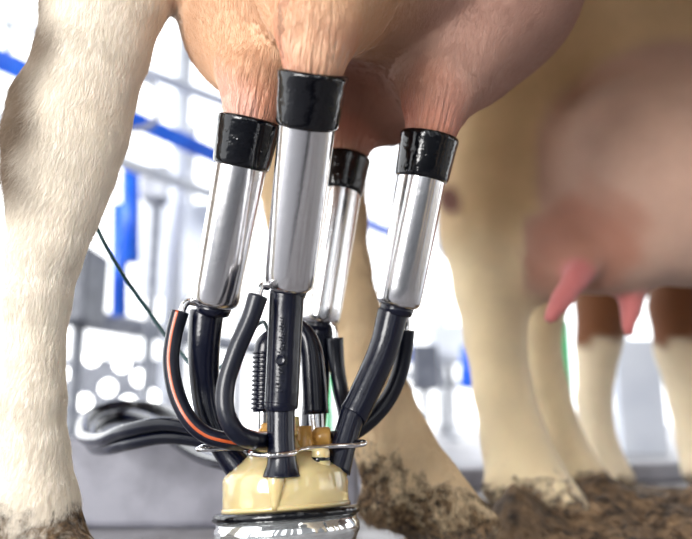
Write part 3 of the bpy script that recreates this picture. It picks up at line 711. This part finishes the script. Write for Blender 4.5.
bx_('green_strip', 329, 420, 2.4, 8, 92, .03, GREEN, 'green strip behind the hanging hook', 'strip')
def stand(o, px, py, Y, h):
    b_ = at(px, py, Y); z = b_[2] - size(h, py, Y) / 2; o2 = link('stand', *lathe(np.array([b_[0], b_[1], 0]), (0, 0, 1), [(0, .09), (.01, .09), (.02, .03), (z + .01, .03)], 16), GREYP, o)
for nm, a_ in (('control_box', (82, 288, 3.3, 74)), ('control_box.001', (158, 186, 4.2, 34)), ('panel', (178, 250, 4.6, 96)), ('control_box.002', (424, 368, 5.6, 44)), ('control_box.003', (450, 345, 6.0, 36))):
    stand(bpy.data.objects[nm], *a_)
for k, (px, Y) in enumerate(((60, 6.5), (185, 6.9), (240, 7.2), (395, 7.5), (440, 7.8))):
    cyl('stall_post', (at(px, 300, Y)[0], Y, 0), (at(px, 300, Y)[0], Y, 3.2), .045, GREYP, ['post', 'grey post far behind the pale panel', 'grey post far behind the leftmost cup', 'grey post far behind the rightmost cup', 'grey post far behind beside the right cow leg'][k] if k else 'grey post far behind the left cow leg', 'post', 'posts across the back of the hall')
# hoop / reel under the roof
V, F, _ = tube([at(135 + 26 * math.cos(t), 104 + 26 * math.sin(t), onz(135, 118, 1.6)[1]) for t in np.linspace(0, 2 * math.pi, 12, endpoint=False)], .016, 12, 6, True)
tag(link('hose_reel', V, F, GREYP), 'grey hoop hanging above the blue overhead pipe', 'reel')
V, F, _ = tube([at(-8 + 18 * math.cos(t), 40 + 26 * math.sin(t), 2.7) for t in np.linspace(0, 2 * math.pi, 12, endpoint=False)], .010, 12, 6, True)
tag(link('hose_reel', V, F, CABLE), 'teal hoop at the left edge beside the blue pipe', 'reel')

cyl('rail', onz(-20, 110, 1.35), onz(260, 212, 1.35), .03, WHITEPL, 'pale rail under the blue overhead pipe', 'rail')
cyl('rail', onz(10, 20, 2.05), onz(260, 116, 2.05), .035, WHITEPL, 'pale rail high above the blue overhead pipe', 'rail')
cyl('stall_post', (at(172, 300, 4.0)[0], 4.0, 0), (at(172, 300, 4.0)[0], 4.0, 2.6), .05, WHITEPL, 'pale post left of the leftmost cup', 'post')
b_ = at(112, 388, 5.2); LP = tag(bevel(link('glint_panel', *box((b_[0], 5.25, .31), (size(118, 388, 5.2), .08, .60)), DARKP, smooth=False), .01), 'added low dark grey panel with glowing discs as blurred glints, under the grey rail', 'glint panel')
GLINT = Mat('blurred glint glow'); GLINT.b.inputs['Emission Color'].default_value = (1, .98, .95, 1); GLINT.b.inputs['Emission Strength'].default_value = 5
for lx, ly in ((92, 358), (122, 364), (72, 374), (108, 388), (140, 378), (84, 402), (128, 404), (152, 398)):  # glowing discs stand in for blurred highlights; panel added behind them
    link('light', *lathe(at(lx, ly, 5.205), (0, -1, 0), [(0, .055), (.02, .05), (.03, .03)], 20), GLINT.m, LP)
# back wall (white, with a strip of openings) and unseen grey pit walls shaped for reflections and light
def wall_open(name, axis, pos, a0, a1, H, openings, mat, t=.12, zb=0):
    """wall along axis x or y with rectangular openings (a0,a1,z0,z1) cut as bands"""
    ms = []; cuts = sorted(openings); cur = a0
    def bb(u0, u1, z0, z1):
        if u1 - u0 < 1e-3 or z1 - z0 < 1e-3: return
        if axis == 'x': ms.append(box(((u0 + u1) / 2, pos, (z0 + z1) / 2), (u1 - u0, t, z1 - z0)))
        else: ms.append(box((pos, (u0 + u1) / 2, (z0 + z1) / 2), (t, u1 - u0, z1 - z0)))
    for u0, u1, z0, z1 in cuts:
        bb(cur, u0, zb, H); bb(u0, u1, zb, z0); bb(u0, u1, z1, H); cur = u1
    bb(cur, a1, zb, H); V, F = merge(*ms); return struct(name, V, F, mat)
wall_open('wall_back', 'x', 11, -9.5, 12.5, 4.2, [(x, x + 1.7, .1 if k % 2 else .3, 3.9) for k, x in enumerate(np.arange(-9.2, 12, 1.95))], WHITEP)
wall_open('wall_front', 'x', -2.6, -5, 6, 3.4, [(-4.6, -1.2, .1, 3.2), (-.95, -.75, .2, 3.0), (-.35, .05, .2, 3.0), (.5, .65, .2, 3.0), (1.1, 1.6, .2, 3.0), (3, 4, .9, 2.6)], WALLP, zb=-.9)  # wall out of view, put in so its openings band the steel shells
wall_open('wall_right', 'y', 6.0, -2.6, 8, 3.4, [(-1.5, 2, .1, 3.1), (2.6, 6, .1, 3.1)], WALLP, zb=-.9)  # wall out of view, openings widened to bring light from the right

struct('ceiling', *box((1.6, .85, 3.46), (9.2, 7.0, .12)), WALLG)  # unseen dark ceiling, put in for contrast in the reflections
LAMPM = Mat('added lamp glow'); LAMPM.b.inputs['Emission Color'].default_value = (1, .97, .92, 1); LAMPM.b.inputs['Emission Strength'].default_value = 14; LAMPM = LAMPM.m
for k, (x, y) in enumerate(((-1.6, -.6), (-1.6, 1.6), (1.2, -1.2))):  # lamps out of view, added for highlights on the steel and extra light
    e = empty('added_lamp', (x, y, 3.28), ['added unseen twin tube lamp over the left cow leg, nearer one', 'added unseen twin tube lamp over the left cow leg, further one', 'added unseen twin tube lamp above the right side of the parlour'][k], 'lamp', 'added unseen lamps')
    link('housing', *box((x, y, 3.365), (.22, 1.5, .07)), WHITEP, e, smooth=False)
    for s_ in (-1, 1): link('lamp_tube', *lathe(np.array([x + s_ * .06, y - .7, 3.31]), (0, 1, 0), [(0, .018), (1.4, .018)], 12), LAMPM, e)
# ------------------------------------------------------------------ light
w = bpy.data.worlds.new('sky'); scene.world = w; w.use_nodes = True; nt = w.node_tree; bg = nt.nodes['Background']
bg.inputs[0].default_value = (.96, .98, 1.0, 1); bg.inputs[1].default_value = 2.3
sd = bpy.data.lights.new('sun', 'SUN'); sd.energy = 3.2; sd.angle = math.radians(28); sd.color = (1, .98, .955)
so = bpy.data.objects.new('sun', sd); COL.objects.link(so)
v = Vector((.52, .82, -.18)); so.rotation_euler = v.to_track_quat('-Z', 'Y').to_euler(); so.location = (-2, -2, 3)
scene.view_settings.view_transform = 'Standard'; scene.view_settings.look = 'None'; scene.view_settings.exposure = 0.38; scene.view_settings.gamma = 1
scene.view_settings.use_curve_mapping = False
scene.cycles.max_bounces = 8; scene.cycles.use_denoising = True
